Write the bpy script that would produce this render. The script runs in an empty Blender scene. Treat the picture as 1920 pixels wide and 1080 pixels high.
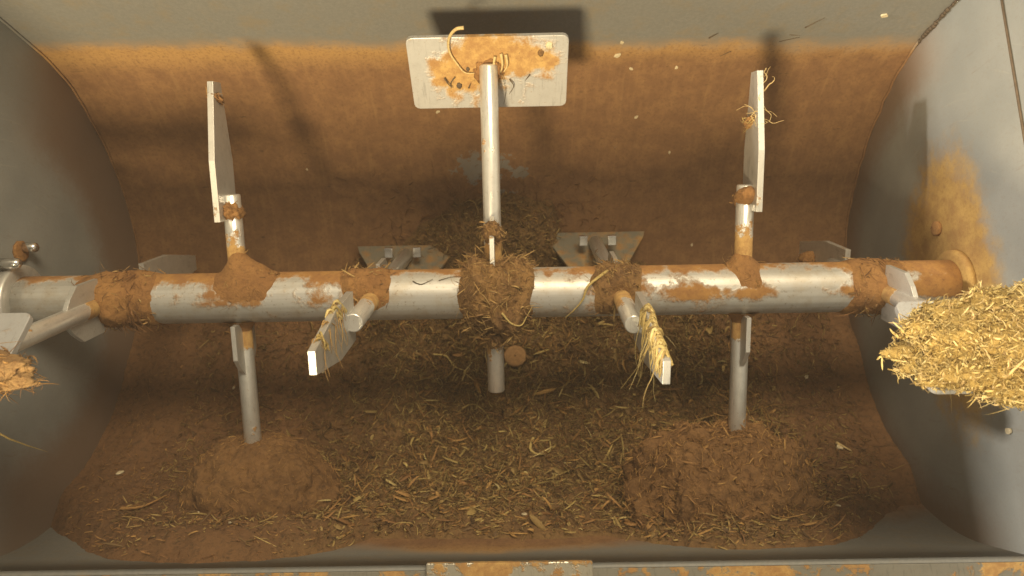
import bpy, math, random
import numpy as np
from mathutils import Vector, Matrix, noise
random.seed(7); RNG = np.random.default_rng(7)
SC = bpy.context.scene; COL = SC.collection
# ------------------------------------------------------------------ camera, light, exposure
cam_d = bpy.data.cameras.new('camera'); cam = bpy.data.objects.new('camera', cam_d); COL.objects.link(cam)
CM = Matrix(((0.99980727, 0.01776974, 0.0083466), (-0.01596592, 0.98334783, -0.18103073), (-0.01142448, 0.18086258, 0.98344202)))
cam.matrix_world = Matrix.Translation((0.04864, -0.2318, 1.30608)) @ CM.to_4x4()
cam_d.sensor_width = 36; cam_d.lens = 1383.08 / 1920 * 36; cam_d.clip_start = .02; cam_d.clip_end = 60
SC.camera = cam
cam_d.dof.use_dof = True; cam_d.dof.focus_distance = 1.15; cam_d.dof.aperture_fstop = 5.0
W = bpy.data.worlds.new('World'); SC.world = W; W.use_nodes = True
bg = W.node_tree.nodes['Background']; bg.inputs[0].default_value = (1.0, .87, .70, 1); bg.inputs[1].default_value = .33
def area(name, loc, target, size, power, col, size_y=None):
    d = bpy.data.lights.new(name, 'AREA'); d.energy = power; d.color = col; d.size = size
    if size_y: d.shape = 'RECTANGLE'; d.size_y = size_y
    o = bpy.data.objects.new(name, d); COL.objects.link(o); o.location = loc
    o.rotation_euler = (Vector(target) - Vector(loc)).to_track_quat('-Z', 'Y').to_euler(); return o
area('key_lamp', (-.85, -2.2, 2.30), (0, .3, 0), .55, 165, (1, .79, .46))
area('side_lamp', (-2.60, .22, 1.50), (.8, 0, .2), .12, 112, (1, .90, .74))
area('ceiling_lamp', (.45, 1.0, 2.6), (.15, -.1, 0), 1.0, 62, (1, .82, .54), .8)
SC.view_settings.view_transform = 'Standard'; SC.view_settings.look = 'None'
SC.view_settings.exposure = .18; SC.view_settings.gamma = 1
# ------------------------------------------------------------------ materials
class NT:
    def __init__(s, name):
        s.m = bpy.data.materials.new(name); s.m.use_nodes = True; s.t = s.m.node_tree; s.b = s.t.nodes['Principled BSDF']
        s.geo = s.n('ShaderNodeNewGeometry'); s.tc = s.n('ShaderNodeTexCoord')
        s.pos = s.geo.outputs['Position']; s.obj = s.tc.outputs['Object']
    def n(s, k, **kw):
        x = s.t.nodes.new(k)
        for a, v in kw.items(): setattr(x, a, v)
        return x
    def put(s, sock, v):
        if hasattr(v, 'is_output'): s.t.links.new(v, sock)
        else: sock.default_value = v if not (isinstance(v, tuple) and len(v) == 3 and sock.type == 'RGBA') else (*v, 1)
    def math(s, op, a, b=0.0, c=None, clamp=False):
        x = s.n('ShaderNodeMath', operation=op, use_clamp=clamp); s.put(x.inputs[0], a); s.put(x.inputs[1], b)
        if c is not None: s.put(x.inputs[2], c)
        return x.outputs[0]
    def noise(s, vec, scale, detail=4, rough=.55, dist=0):
        x = s.n('ShaderNodeTexNoise'); s.put(x.inputs['Vector'], vec); x.inputs['Scale'].default_value = scale
        x.inputs['Detail'].default_value = detail; x.inputs['Roughness'].default_value = rough; x.inputs['Distortion'].default_value = dist
        return x.outputs['Fac']
    def ramp(s, v, a, b, lo=0., hi=1.):
        x = s.n('ShaderNodeMapRange', interpolation_type='SMOOTHSTEP'); s.put(x.inputs[0], v)
        x.inputs[1].default_value = a; x.inputs[2].default_value = b; x.inputs[3].default_value = lo; x.inputs[4].default_value = hi
        return x.outputs[0]
    def mix(s, f, a, b):
        x = s.n('ShaderNodeMix', data_type='RGBA'); s.put(x.inputs[0], f); s.put(x.inputs[6], a); s.put(x.inputs[7], b); return x.outputs[2]
    def xyz(s, v):
        x = s.n('ShaderNodeSeparateXYZ'); s.put(x.inputs[0], v); return x.outputs
    def scale(s, v, k):
        x = s.n('ShaderNodeMapping'); s.put(x.inputs[0], v); x.inputs['Scale'].default_value = k; return x.outputs[0]
    def bump(s, h, st, dist):
        x = s.n('ShaderNodeBump'); x.inputs['Strength'].default_value = st; x.inputs['Distance'].default_value = dist
        s.put(x.inputs['Height'], h); s.put(s.b.inputs['Normal'], x.outputs[0])
    def out(s, col=None, rough=None, metal=None):
        if col is not None: s.put(s.b.inputs['Base Color'], col)
        if rough is not None: s.put(s.b.inputs['Roughness'], rough)
        if metal is not None: s.put(s.b.inputs['Metallic'], metal)
        return s.m
OCH = (.42, .25, .09); RED = (.205, .108, .050); GREY = (.30, .29, .25); STEEL = (.62, .60, .57)
def gauss(s, v, c, w):       # exp(-((v-c)/w)^2)
    d = s.math('DIVIDE', s.math('SUBTRACT', v, c), w); return s.math('POWER', 2.718, s.math('MULTIPLY', s.math('MULTIPLY', d, d), -1.))
def mat_trough():
    s = NT('dusty_trough_steel'); x, y, z = s.xyz(s.pos)
    n1 = s.noise(s.pos, 5, 5); n2 = s.noise(s.pos, 28, 6, .65); n3 = s.noise(s.pos, 160, 5, .7); n4 = s.noise(s.scale(s.pos, (30, 30, 160)), 1, 4)
    zz = s.math('ADD', z, s.math('MULTIPLY', s.math('SUBTRACT', n1, .5), .06))
    zz = s.math('ADD', zz, s.math('MULTIPLY', s.math('SUBTRACT', n2, .5), .055))
    back = s.ramp(s.math('ADD', zz, s.math('MULTIPLY', x, .034)), .036, -.022)
    fr = s.ramp(s.math('ADD', zz, s.math('MULTIPLY', s.math('ABSOLUTE', x), .22)), .04, -.03)
    isb = s.ramp(y, -.05, .05)
    m = s.math('ADD', s.math('MULTIPLY', back, isb), s.math('MULTIPLY', fr, s.math('SUBTRACT', 1., isb)), clamp=True)
    # bare scraped patches low on the back, in the middle
    g = s.math('MULTIPLY', gauss(s, x, -.01, .10), gauss(s, z, -.30, .065))
    bare = s.ramp(s.math('ADD', s.math('MULTIPLY', g, .30), n2), .74, .78)
    m = s.math('MULTIPLY', m, s.math('SUBTRACT', 1., s.math('MULTIPLY', bare, .85)))
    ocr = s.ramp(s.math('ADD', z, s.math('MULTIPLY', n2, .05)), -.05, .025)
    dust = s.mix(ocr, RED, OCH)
    dust = s.mix(s.ramp(n2, .35, .7), dust, s.mix(.5, dust, (.34, .19, .08)))
    dust = s.mix(s.ramp(n3, .45, .72, 0, .6), dust, (.13, .065, .03))
    sw = s.noise(s.scale(s.pos, (90, 5, 5)), 1, 4, .7); dust = s.mix(s.ramp(sw, .52, .70, 0, .14), dust, (.11, .058, .03)); dust = s.mix(s.ramp(sw, .46, .32, 0, .10), dust, (.50, .32, .13))
    dust = s.mix(s.ramp(n4, .68, .75, 0, .7), dust, (.07, .04, .02))
    grey = s.mix(s.ramp(n3, .3, .75), (.205, .208, .202), (.245, .245, .235))
    grey = s.mix(s.ramp(n2, .45, .8, 0, .6), grey, (.27, .22, .15))
    grey = s.mix(s.ramp(n3, .70, .76, 0, .5), grey, (.5, .48, .42))
    s.bump(s.math('ADD', s.math('MULTIPLY', n3, .6), n2), .35, .002)
    return s.out(s.mix(m, grey, dust), s.ramp(m, 0, 1, .62, .95), s.ramp(m, 0, 1, .15, 0))
def mat_wall():
    s = NT('grey_end_wall'); x, y, z = s.xyz(s.pos)
    n1 = s.noise(s.pos, 6, 5); n2 = s.noise(s.pos, 30, 6, .7); n3 = s.noise(s.pos, 190, 4, .7)
    dy = s.math('DIVIDE', s.math('SUBTRACT', y, .0), .26); dz = s.math('DIVIDE', s.math('SUBTRACT', z, -.02), .150)
    r = s.math('SQRT', s.math('ADD', s.math('MULTIPLY', dy, dy), s.math('MULTIPLY', dz, dz)))
    r = s.math('ADD', r, s.math('MULTIPLY', s.math('SUBTRACT', n1, .5), .5)); r = s.math('ADD', r, s.math('MULTIPLY', s.math('SUBTRACT', n2, .5), .55))
    st = s.math('MULTIPLY', s.ramp(r, 1.15, .72), s.ramp(x, 0, .1))
    # dust film low down near the trough floor and along the corner seam
    rad = s.math('SQRT', s.math('ADD', s.math('MULTIPLY', y, y), s.math('MULTIPLY', s.math('MINIMUM', z, 0.), s.math('MINIMUM', z, 0.))))
    lf = s.ramp(x, .1, -.1, .03, .13)
    rim = s.ramp(s.math('ADD', s.math('ADD', rad, lf), s.math('MULTIPLY', s.math('SUBTRACT', n2, .5), .06)), .37, .47, 0, .85)
    rim = s.math('MULTIPLY', rim, s.ramp(z, .10, -.08))
    ang = s.math('ARCTAN2', z, y); cv = s.n('ShaderNodeCombineXYZ'); s.put(cv.inputs[0], s.math('MULTIPLY', s.math('SQRT', s.math('ADD', s.math('MULTIPLY', y, y), s.math('MULTIPLY', z, z))), 110.)); s.put(cv.inputs[1], s.math('MULTIPLY', ang, 2.2))
    arc = s.ramp(s.noise(cv.outputs[0], 1, 4, .7), .60, .72, 0, .30)
    och = s.mix(s.ramp(n2, .35, .65), (.45, .29, .095), (.33, .195, .07)); och = s.mix(s.ramp(n3, .5, .7, 0, .5), och, (.28, .14, .04))
    g = s.mix(s.ramp(n1, .3, .7), (.255, .27, .27), (.315, .325, .32)); g = s.mix(arc, g, (.42, .40, .35)); g = s.mix(s.ramp(s.noise(s.scale(s.pos, (1, 60, 7)), 1, 5, .75), .60, .74, 0, .35), g, (.20, .14, .085)); g = s.mix(s.ramp(n3, .5, .75, 0, .4), g, (.25, .22, .17))
    c = s.mix(st, s.mix(s.math('MULTIPLY', rim, .8), g, RED), och)
    s.bump(s.math('ADD', s.math('MULTIPLY', n2, st), s.math('MULTIPLY', n3, .2)), .4, .004)
    return s.out(c, s.ramp(st, 0, 1, .55, .95), .1)
def mat_shaft():
    s = NT('stained_shaft_steel'); x, y, z = s.xyz(s.pos)
    n1 = s.noise(s.pos, 9, 4); n2 = s.noise(s.pos, 34, 6, .68); n3 = s.noise(s.pos, 170, 4, .7)
    stn = 0.
    for c, w, a in ((-.62, .085, .40), (-.46, .075, .38), (-.33, .09, .20), (-.215, .05, .33), (0, .07, .5), (.23, .05, .36), (.35, .1, .16), (.46, .045, .25), (.66, .06, .42), (.8, .1, .75), (-.84, .05, .0)):
        g = s.math('MULTIPLY', gauss(s, x, c, w), a); stn = g if isinstance(stn, float) else s.math('ADD', stn, g)
    stn = s.math('MULTIPLY', stn, s.ramp(y, -.034, -.016, .35, 1)); top = s.math('MULTIPLY', s.ramp(y, .012, .040), .30)                   # dust lying on the far shoulder
    band = s.math('MULTIPLY', s.math('MULTIPLY', gauss(s, y, -.016, .013), s.ramp(x, .25, .35)), .24)
    v = s.math('ADD', s.math('ADD', s.math('ADD', n1, s.math('MULTIPLY', n2, .8)), s.math('MULTIPLY', stn, .72)), s.math('ADD', top, band))
    m = s.ramp(v, 1.08, 1.26)
    brush = s.noise(s.scale(s.pos, (3, 160, 160)), 1, 3)
    st = s.mix(s.ramp(brush, .3, .7), (.50, .49, .465), (.60, .59, .56))
    st = s.mix(s.ramp(n2, .40, .70, 0, .5), st, (.44, .36, .25)); st = s.mix(s.ramp(n3, .6, .68, 0, .6), st, (.25, .19, .12))
    d = s.mix(s.ramp(n2, .35, .65), (.42, .225, .07), (.30, .15, .055)); d = s.mix(s.ramp(n3, .55, .75, 0, .6), d, (.12, .07, .035))
    s.bump(s.math('ADD', s.math('MULTIPLY', m, 1.), s.math('MULTIPLY', s.math('MULTIPLY', n3, m), .8)), .5, .0022)
    return s.out(s.mix(m, st, d), s.ramp(m, 0, .8, .46, .95), s.ramp(m, 0, .8, .5, 0))
def mat_steel(name, stain=.0, rough=.30, metal=.8, col=(.66, .65, .62), stainfn=None, soft=.025):
    s = NT(name); n1 = s.noise(s.obj, 14, 5, .6); n2 = s.noise(s.obj, 60, 5, .7); n3 = s.noise(s.obj, 300, 3, .7)
    v = s.math('ADD', s.math('MULTIPLY', n1, .6), s.math('MULTIPLY', n2, .4))
    if stainfn: v = s.math('ADD', v, stainfn(s))
    m = s.ramp(v, .645 - soft - stain, .645 + soft - stain)
    och = s.mix(s.ramp(n2, .35, .65), (.52, .33, .12), (.36, .20, .075)); och = s.mix(s.ramp(n3, .6, .7, 0, .5), och, (.10, .06, .035))
    sc = s.noise(s.scale(s.obj, (260, 40, 18)), 1, 3, .7); c = s.mix(s.ramp(n2, .4, .7, 0, .35), col, tuple(k * .72 for k in col)); c = s.mix(s.ramp(sc, .56, .68, 0, .4), c, tuple(k * .5 for k in col)); c = s.mix(s.ramp(n3, .64, .70, 0, .6), c, (.30, .19, .09))
    s.bump(s.math('ADD', m, s.math('MULTIPLY', s.math('MULTIPLY', n2, m), 1.)), .5, .0015)
    return s.out(s.mix(m, c, och), s.ramp(m, 0, 1, rough, .95), s.ramp(m, 0, 1, metal, 0))
def rod_stain(s):
    x, y, z = s.xyz(s.obj); az = s.math('ABSOLUTE', z)
    return s.math('ADD', s.ramp(az, .135, .06, 0, .22), s.math('MULTIPLY', s.ramp(az, .10, .07), .10))
def plate_stain(s):
    x, y, z = s.xyz(s.obj)
    a = s.math('MULTIPLY', gauss(s, x, .0, .065), gauss(s, z, .03, .05)); b = s.math('MULTIPLY', gauss(s, x, -.065, .04), gauss(s, z, -.002, .038))
    c = s.math('MULTIPLY', gauss(s, x, .08, .035), gauss(s, z, .03, .025))
    e = s.ramp(s.math('ABSOLUTE', x), .125, .108); f = s.ramp(z, .071, .063)
    q = s.math('ADD', s.math('ADD', s.math('MULTIPLY', a, .34), s.math('MULTIPLY', b, .27)), s.math('MULTIPLY', c, .27))
    return s.math('SUBTRACT', s.math('MULTIPLY', q, e), -.015)
def mat_dirt(name, a, b, dark, sc=1., side=None):
    s = NT(name); n1 = s.noise(s.pos, 16 * sc, 6, .65); n2 = s.noise(s.pos, 90 * sc, 6, .75, .6); n3 = s.noise(s.pos, 380 * sc, 3, .7)
    c = s.mix(s.ramp(n1, .35, .65), a, b)
    if side:     # finer red dust towards both ends
        x = s.xyz(s.pos)[0]; c = s.mix(s.ramp(s.math('ADD', s.math('ABSOLUTE', s.math('SUBTRACT', x, .1)), s.math('MULTIPLY', n1, .2)), .40, .68, 0, .9), c, side)
    c = s.mix(s.ramp(n2, .48, .70, 0, .8), c, dark)
    c = s.mix(s.ramp(n3, .62, .74, 0, .5), c, tuple(min(1, k * 1.7) for k in a))
    s.bump(s.math('ADD', n2, s.math('MULTIPLY', n3, .4)), .9, .006); return s.out(c, .95, 0)
def mat_fibre(name, cols):
    s = NT(name); r = s.n('ShaderNodeValToRGB'); s.put(r.inputs[0], s.geo.outputs['Random Per Island'])
    el = r.color_ramp.elements; el[0].color = (*cols[0], 1); el[1].color = (*cols[-1], 1)
    for i, c in enumerate(cols[1:-1]): e = el.new((i + 1) / (len(cols) - 1)); e.color = (*c, 1)
    n = s.noise(s.pos, 260, 3); c = s.mix(s.ramp(n, .4, .7, 0, .35), r.outputs[0], (.10, .06, .03))
    return s.out(c, .75, 0)
def mat_plain(name, c, rough=.8, metal=0.):
    s = NT(name); n = s.noise(s.pos, 120, 4, .7); return s.out(s.mix(s.ramp(n, .35, .7), c, tuple(k * .7 for k in c)), rough, metal)
M = dict(dusty=mat_steel('deep_plate_steel', .10, .7, .1, (.20, .185, .145), None, .10), trough=mat_trough(), wall=mat_wall(), shaft=mat_shaft(),  # first entry, deep plates: darker base than other plates, soft ochre stain
    rod=mat_steel('polished_rod_steel', .04, .32, .62, (.72, .71, .68), rod_stain),
    plate=mat_steel('scraper_plate_steel', 0, .42, .45, (.56, .56, .56), plate_stain, .07),
    blade=mat_steel('blade_steel', .015, .40, .55, (.62, .61, .58)),
    bolt=mat_steel('bolt_steel', -.1, .2, .95, (.75, .73, .70)),
    rim=mat_steel('rim_steel', .13, .6, .2, (.21, .20, .17)),
    lip=mat_steel('lip_steel', .14, .35, .6, (.40, .37, .30)),
    fill=mat_dirt('brown_feed_mass', (.25, .15, .06), (.18, .10, .042), (.07, .042, .022), 1., (.205, .105, .046)),
    powder=mat_dirt('ochre_caked_powder', (.42, .22, .075), (.33, .165, .06), (.20, .10, .04), 1.2),
    clump=mat_dirt('matted_clump', (.36, .205, .075), (.22, .12, .05), (.09, .05, .025), 1.3),
    heapm=mat_dirt('damp_brown_heap', (.27, .145, .055), (.21, .11, .043), (.12, .064, .030), 1.2),
    strawm=mat_dirt('straw_mound', (.54, .38, .12), (.40, .27, .08), (.20, .13, .045), 1.2),
    leftm=mat_dirt('orange_matted_mash', (.44, .28, .12), (.33, .19, .08), (.20, .11, .05), 1.),
    dark=mat_plain('dark_dirt_line', (.10, .07, .045)), flake=mat_plain('pale_flake', (.72, .62, .42)), disc=mat_plain('caked_disc', (.34, .19, .075)),
    f_fill=mat_fibre('fibre_brown', [(.09, .052, .025), (.16, .095, .04), (.23, .145, .052), (.32, .215, .075), (.48, .35, .13)]),
    f_olive=mat_fibre('fibre_olive', [(.20, .13, .045), (.33, .23, .075), (.48, .36, .13)]),
    f_fine=mat_fibre('fibre_red_brown', [(.12, .06, .028), (.22, .105, .042), (.34, .175, .06)]),
    f_heap=mat_fibre('fibre_heap', [(.22, .11, .04), (.33, .175, .058), (.46, .27, .085)]),
    f_straw=mat_fibre('fibre_straw', [(.26, .17, .06), (.42, .30, .10), (.54, .41, .15), (.70, .58, .28)]),
    f_pale=mat_fibre('fibre_pale', [(.55, .40, .18), (.66, .50, .24), (.45, .31, .13)]),
    f_dark=mat_fibre('fibre_dark', [(.06, .045, .03), (.12, .085, .05)]),
    f_clump=mat_fibre('fibre_clump', [(.13, .075, .035), (.28, .16, .06), (.42, .26, .09), (.5, .34, .13)]))
# ------------------------------------------------------------------ mesh helpers
def mesh_obj(name, V, F, mat, parent=None, smooth=False, loc=None):
    me = bpy.data.meshes.new(name); me.from_pydata([tuple(v) for v in V], [], [tuple(f) for f in F])
    me.materials.append(mat); me.update()
    if smooth: me.polygons.foreach_set('use_smooth', [True] * len(me.polygons))
    o = bpy.data.objects.new(name, me); COL.objects.link(o)
    if parent: o.parent = parent
    if loc is not None: o.location = loc
    return o
def tag(o, label=None, cat=None, group=None, kind=None):
    for k, v in (('label', label), ('category', cat), ('group', group), ('kind', kind)):
        if v: o[k] = v
    return o
def thing(name, label, cat, loc=(0, 0, 0), group=None):
    o = bpy.data.objects.new(name, None); o.empty_display_size = .05; COL.objects.link(o); o.location = loc; return tag(o, label, cat, group)
class MB:
    def __init__(s): s.V = []; s.F = []
    def add(s, V, F): n = len(s.V); s.V += [tuple(v) for v in V]; s.F += [tuple(i + n for i in f) for f in F]
    def box(s, a, b):
        (x0, y0, z0), (x1, y1, z1) = a, b
        s.add([(x0, y0, z0), (x1, y0, z0), (x1, y1, z0), (x0, y1, z0), (x0, y0, z1), (x1, y0, z1), (x1, y1, z1), (x0, y1, z1)],
              [(0, 3, 2, 1), (4, 5, 6, 7), (0, 1, 5, 4), (1, 2, 6, 5), (2, 3, 7, 6), (3, 0, 4, 7)])
    def tube(s, pts, r, n=6, r2=None):
        pts = [Vector(p) for p in pts]; k = len(pts); V = []; up = None
        for i, p in enumerate(pts):
            t = (pts[min(i + 1, k - 1)] - pts[max(i - 1, 0)]).normalized()
            if up is None: up = t.orthogonal().normalized()
            up = (up - t * up.dot(t)).normalized(); w = t.cross(up); rr = r if r2 is None else r + (r2 - r) * i / (k - 1)
            for j in range(n): a = 2 * math.pi * j / n; V.append(p + (up * math.cos(a) + w * math.sin(a)) * rr)
        F = [(i * n + j, i * n + (j + 1) % n, (i + 1) * n + (j + 1) % n, (i + 1) * n + j) for i in range(k - 1) for j in range(n)]
        F += [tuple(range(n))[::-1], tuple((k - 1) * n + j for j in range(n))]; s.add(V, F)
    def prism(s, poly, axis, h0, h1):      # poly of 2-tuples in the other two axes
        n = len(poly)
        def P(q, h):
            v = [0, 0, 0]; o = [i for i in range(3) if i != axis]; v[o[0]], v[o[1]], v[axis] = q[0], q[1], h; return v
        s.add([P(q, h0) for q in poly] + [P(q, h1) for q in poly], [tuple(range(n))[::-1], tuple(range(n, 2 * n))] + [(i, (i + 1) % n, n + (i + 1) % n, n + i) for i in range(n)])
    def obj(s, name, mat, parent=None, bevel=0, smooth=False, loc=None):
        o = mesh_obj(name, s.V, s.F, mat, parent, smooth, loc)
        import bmesh
        bm = bmesh.new(); bm.from_mesh(o.data); bmesh.ops.recalc_face_normals(bm, faces=bm.faces)
        if bevel: 
            es = [e for e in bm.edges if len(e.link_faces) == 2 and e.calc_face_angle() > .6]
            bmesh.ops.bevel(bm, geom=es, offset=bevel, segments=2, affect='EDGES', profile=.6)
        bm.to_mesh(o.data); bm.free(); return o
def lathe_x(prof, n=48):   # profile of (x, r) turned about X
    V = [(x, r * math.cos(2 * math.pi * j / n), r * math.sin(2 * math.pi * j / n)) for x, r in prof for j in range(n)]
    F = [(i * n + j, i * n + (j + 1) % n, (i + 1) * n + (j + 1) % n, (i + 1) * n + j) for i in range(len(prof) - 1) for j in range(n)]
    F += [tuple(range(n))[::-1], tuple((len(prof) - 1) * n + j for j in range(n))]; return V, F
def fbm(p, s, o=4):
    v = 0; a = 1; t = 0
    for i in range(o): v += a * noise.noise(Vector(p) * s); t += a; a *= .55; s *= 2.1
    return v / t
def fibres(name, P, N, mat, length, width, parent=None, curl=2.0, lift=.35, loc=None, dirs=None, seg=6, sag=0.):
    """many curled, slightly folded ribbons growing from points P with normals N, one mesh"""
    P = np.asarray(P, float); N = np.asarray(N, float); n = len(P)
    if n == 0: return None
    N /= np.linalg.norm(N, axis=1)[:, None] + 1e-9
    D = RNG.normal(size=(n, 3)) if dirs is None else np.asarray(dirs, float) + RNG.normal(size=(n, 3)) * .25
    D -= (D * N).sum(1)[:, None] * N; D /= np.linalg.norm(D, axis=1)[:, None] + 1e-9
    lf = RNG.normal(0, lift, n); D = D + N * np.abs(lf)[:, None]; D /= np.linalg.norm(D, axis=1)[:, None]
    ax = N * RNG.choice([-1, 1], n)[:, None] + RNG.normal(size=(n, 3)) * .5; ax -= (ax * D).sum(1)[:, None] * D; ax /= np.linalg.norm(ax, axis=1)[:, None]
    L = np.minimum(np.exp(RNG.normal(0, .45, n)), 2.) * length; w = np.exp(RNG.normal(0, .4, n)) * width; cu = np.abs(RNG.normal(0, curl, n))
    side = np.cross(ax, D); V = np.zeros((n, seg + 1, 3, 3)); p = P.copy(); T = D.copy(); S = side.copy()
    for k in range(seg + 1):
        f = 1 - abs(2 * k / seg - .9) ** 3 * .75; hw = (w * max(f, .12))[:, None]
        up = np.cross(T, S); V[:, k, 0] = p - ax * hw * .5; V[:, k, 1] = p + S * hw * .35; V[:, k, 2] = p + ax * hw * .5
        a = cu / seg * (1 + .6 * np.sin(k * 1.7 + P[:, 0] * 50)); c, s_ = np.cos(a)[:, None], np.sin(a)[:, None]
        T, S = T * c + S * s_, S * c - T * s_
        p = p + T * (L / seg)[:, None]; p[:, 2] -= sag * L / seg * (k + 1)
    if loc is not None: V -= np.array(loc)
    base = (np.arange(n) * (seg + 1) * 3)[:, None, None]; k = np.arange(seg)[None, :, None] * 3
    q = []
    for a_, b_ in ((0, 1), (1, 2)): q.append(np.stack([base + k + a_, base + k + b_, base + k + 3 + b_, base + k + 3 + a_], -1).reshape(-1, 4))
    F = np.concatenate(q); me = bpy.data.meshes.new(name); V = V.reshape(-1, 3)
    me.vertices.add(len(V)); me.vertices.foreach_set('co', V.ravel()); me.loops.add(F.size); me.loops.foreach_set('vertex_index', F.ravel().astype(np.int32))
    me.polygons.add(len(F)); me.polygons.foreach_set('loop_start', np.arange(0, F.size, 4, dtype=np.int32)); me.update(calc_edges=True)
    me.polygons.foreach_set('use_smooth', np.ones(len(F), bool)); me.materials.append(mat)
    o = bpy.data.objects.new(name, me); COL.objects.link(o)
    if parent: o.parent = parent
    if loc is not None and not parent: o.location = loc
    return o
# ------------------------------------------------------------------ the trough
XL, XR, RT = -.86, .83, .445
ZF = .105                                   # front rim height
tr = thing('mixer_trough', 'open grey steel trough with round bottom and brown dusty inside, holding the shaft', 'mixer trough')
def rb(a): return float(np.interp(a, [0, 12, 25, 40, 180], [.482, .470, .452, RT, RT]))
prof = [(.482 + .05 * z, z) for z in (.75, .5, .25, .1)] + [(rb(a) * math.cos(math.radians(a)), -rb(a) * math.sin(math.radians(a))) for a in np.arange(0, 181, 3)] + [(-RT, ZF)]
def outp(q):
    y, z = q
    if z > 0: return (y + math.copysign(.008, y), z)
    r = math.hypot(y, z); return (y * (r + .008) / r, z * (r + .008) / r)
V = []; F = []; nx = 24; k = len(prof)
for q in (prof, [outp(q) for q in prof]):
    for i in range(nx + 1):
        x = XL + (XR - XL) * i / nx
        for y, z in q: V.append((x, y, z))
n1 = (nx + 1) * k
for i in range(nx):
    for j in range(k - 1):
        a = i * k + j; F.append((a, a + 1, a + k + 1, a + k)); F.append((n1 + a, n1 + a + k, n1 + a + k + 1, n1 + a + 1))
    for j in (0, k - 1): a = i * k + j; F.append((a, a + k, n1 + a + k, n1 + a))
mesh_obj('trough_shell', V, F, M['trough'], tr, True)
def endwall(x0, x1):
    m = MB(); pl = [(.505, .215)] + [((rb(a) + .012) * math.cos(math.radians(a)), -(rb(a) + .012) * math.sin(math.radians(a))) for a in np.arange(0, 181, 6)] + [(-.46, .10), (-.60, .10), (-.60, .235)]
    pl = [(q[0], q[1]) for q in pl]; m.prism(pl, 0, x0, x1); return m.obj('end_wall', M['wall'], tr)
endwall(XR, XR + .008); endwall(XL - .008, XL)
# upper hopper panels, a few millimetres behind the end walls, with a dirty joint line
for x0, x1, s in ((XR + .004, XR + .012, 1), (XL - .012, XL - .004, -1)):
    m = MB(); m.prism([(.53, .218), (-.60, .238), (-.60, .80), (.53, .70)], 0, x0, x1); m.obj('upper_panel', M['wall'], tr)
m = MB(); m.tube([(XR + .002, .485 - .108 * i, .2165 + .002 * i + random.uniform(-.0006, .0006)) for i in range(11)], .0022, 5); m.obj('joint_line', M['dark'], tr, smooth=True)
# corner weld beads where back wall and end walls meet
for x in (XR, XL):
    m = MB(); pts = []
    for j, (y, z) in enumerate(prof[1:50]):
        f = random.uniform(-.0015, .0015); pts.append((x + (-.002 if x > 0 else .002) + f, y * .996, z * .996 + f))
    m.tube(pts, .0026, 6); m.obj('corner_weld', M['trough'], tr, smooth=True)
m = MB(); pts = [(XR - .003 + random.uniform(-.002, .002), (.482 + .05 * z if z > 0 else .482 + .09 * z) - .003, z) for z in np.linspace(.26, -.03, 36)]
for i in range(35):
    if 1: m.tube([pts[i], pts[i + 1]], random.uniform(.0015, .0045), 5)
m.obj('corner_grime', M['dark'], tr, smooth=True)
# front rim flange and the raised bar in its middle
m = MB(); m.box((XL, -.56, ZF - .006), (XR, -RT - .0085, ZF + .001)); m.obj('front_flange', M['rim'], tr, bevel=.001)
m = MB(); m.box((-.10, -.475, ZF + .002), (.155, -RT + .005, ZF + .016)); m.obj('flange_bar', M['lip'], tr, bevel=.002)
m = MB(); m.box((-.085, -.53, ZF + .003), (.13, -.476, ZF + .010)); m.obj('flange_bar', M['rim'], tr, bevel=.002)
m = MB(); m.box((-.84, -.56, ZF + .0015), (-.17, -.487, ZF + .010)); m.obj('flange_strip', M['rim'], tr, bevel=.001)
m = MB(); m.box((.17, -.56, ZF + .0015), (.82, -.482, ZF + .012)); m.obj('flange_strip', M['rim'], tr, bevel=.001)
m = MB(); m.box((XL - .02, -.575, ZF + .012), (XR + .02, -.567, .735)); m.obj('upper_panel', M['wall'], tr)  # unseen panel, added to shade the lower trough from the key lamp
# shaft seals and bolts on the end walls
V, F = lathe_x([(XR - .012, .056), (XR - .010, .062), (XR - .001, .064)]); mesh_obj('shaft_seal', V, F, M['wall'], tr, True)
V, F = lathe_x([(XL + .001, .066), (XL + .016, .066), (XL + .019, .063), (XL + .019, .052)]); mesh_obj('shaft_seal', V, F, M['blade'], tr, True)
def bolt(x, y, z, sgn, r, L, mat):
    b = MB(); pts = [(x, y, z), (x + sgn * L * .8, y, z), (x + sgn * L, y, z)]
    n = 10; Vv = []
    for (px, rr) in ((0, r), (L * .75, r), (L * .93, r * .8), (L, r * .45)):
        for j in range(n): a = 2 * math.pi * j / n; Vv.append((x + sgn * px, y + rr * math.cos(a), z + rr * math.sin(a)))
    Ff = [(i * n + j, i * n + (j + 1) % n, (i + 1) * n + (j + 1) % n, (i + 1) * n + j) for i in range(3) for j in range(n)] + [tuple(range(n)), tuple(3 * n + j for j in range(n))]
    b.add(Vv, Ff); return b.obj('bolt', mat, tr, smooth=True)
bolt(XL, .058, .055, 1, .010, .040, M['bolt']); bolt(XL, .100, .0, 1, .010, .030, M['bolt']); bolt(XL, .092, .004, 1, .020, .006, M['powder']); bolt(XR, .112, -.03, -1, .014, .008, M['powder'])
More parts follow.
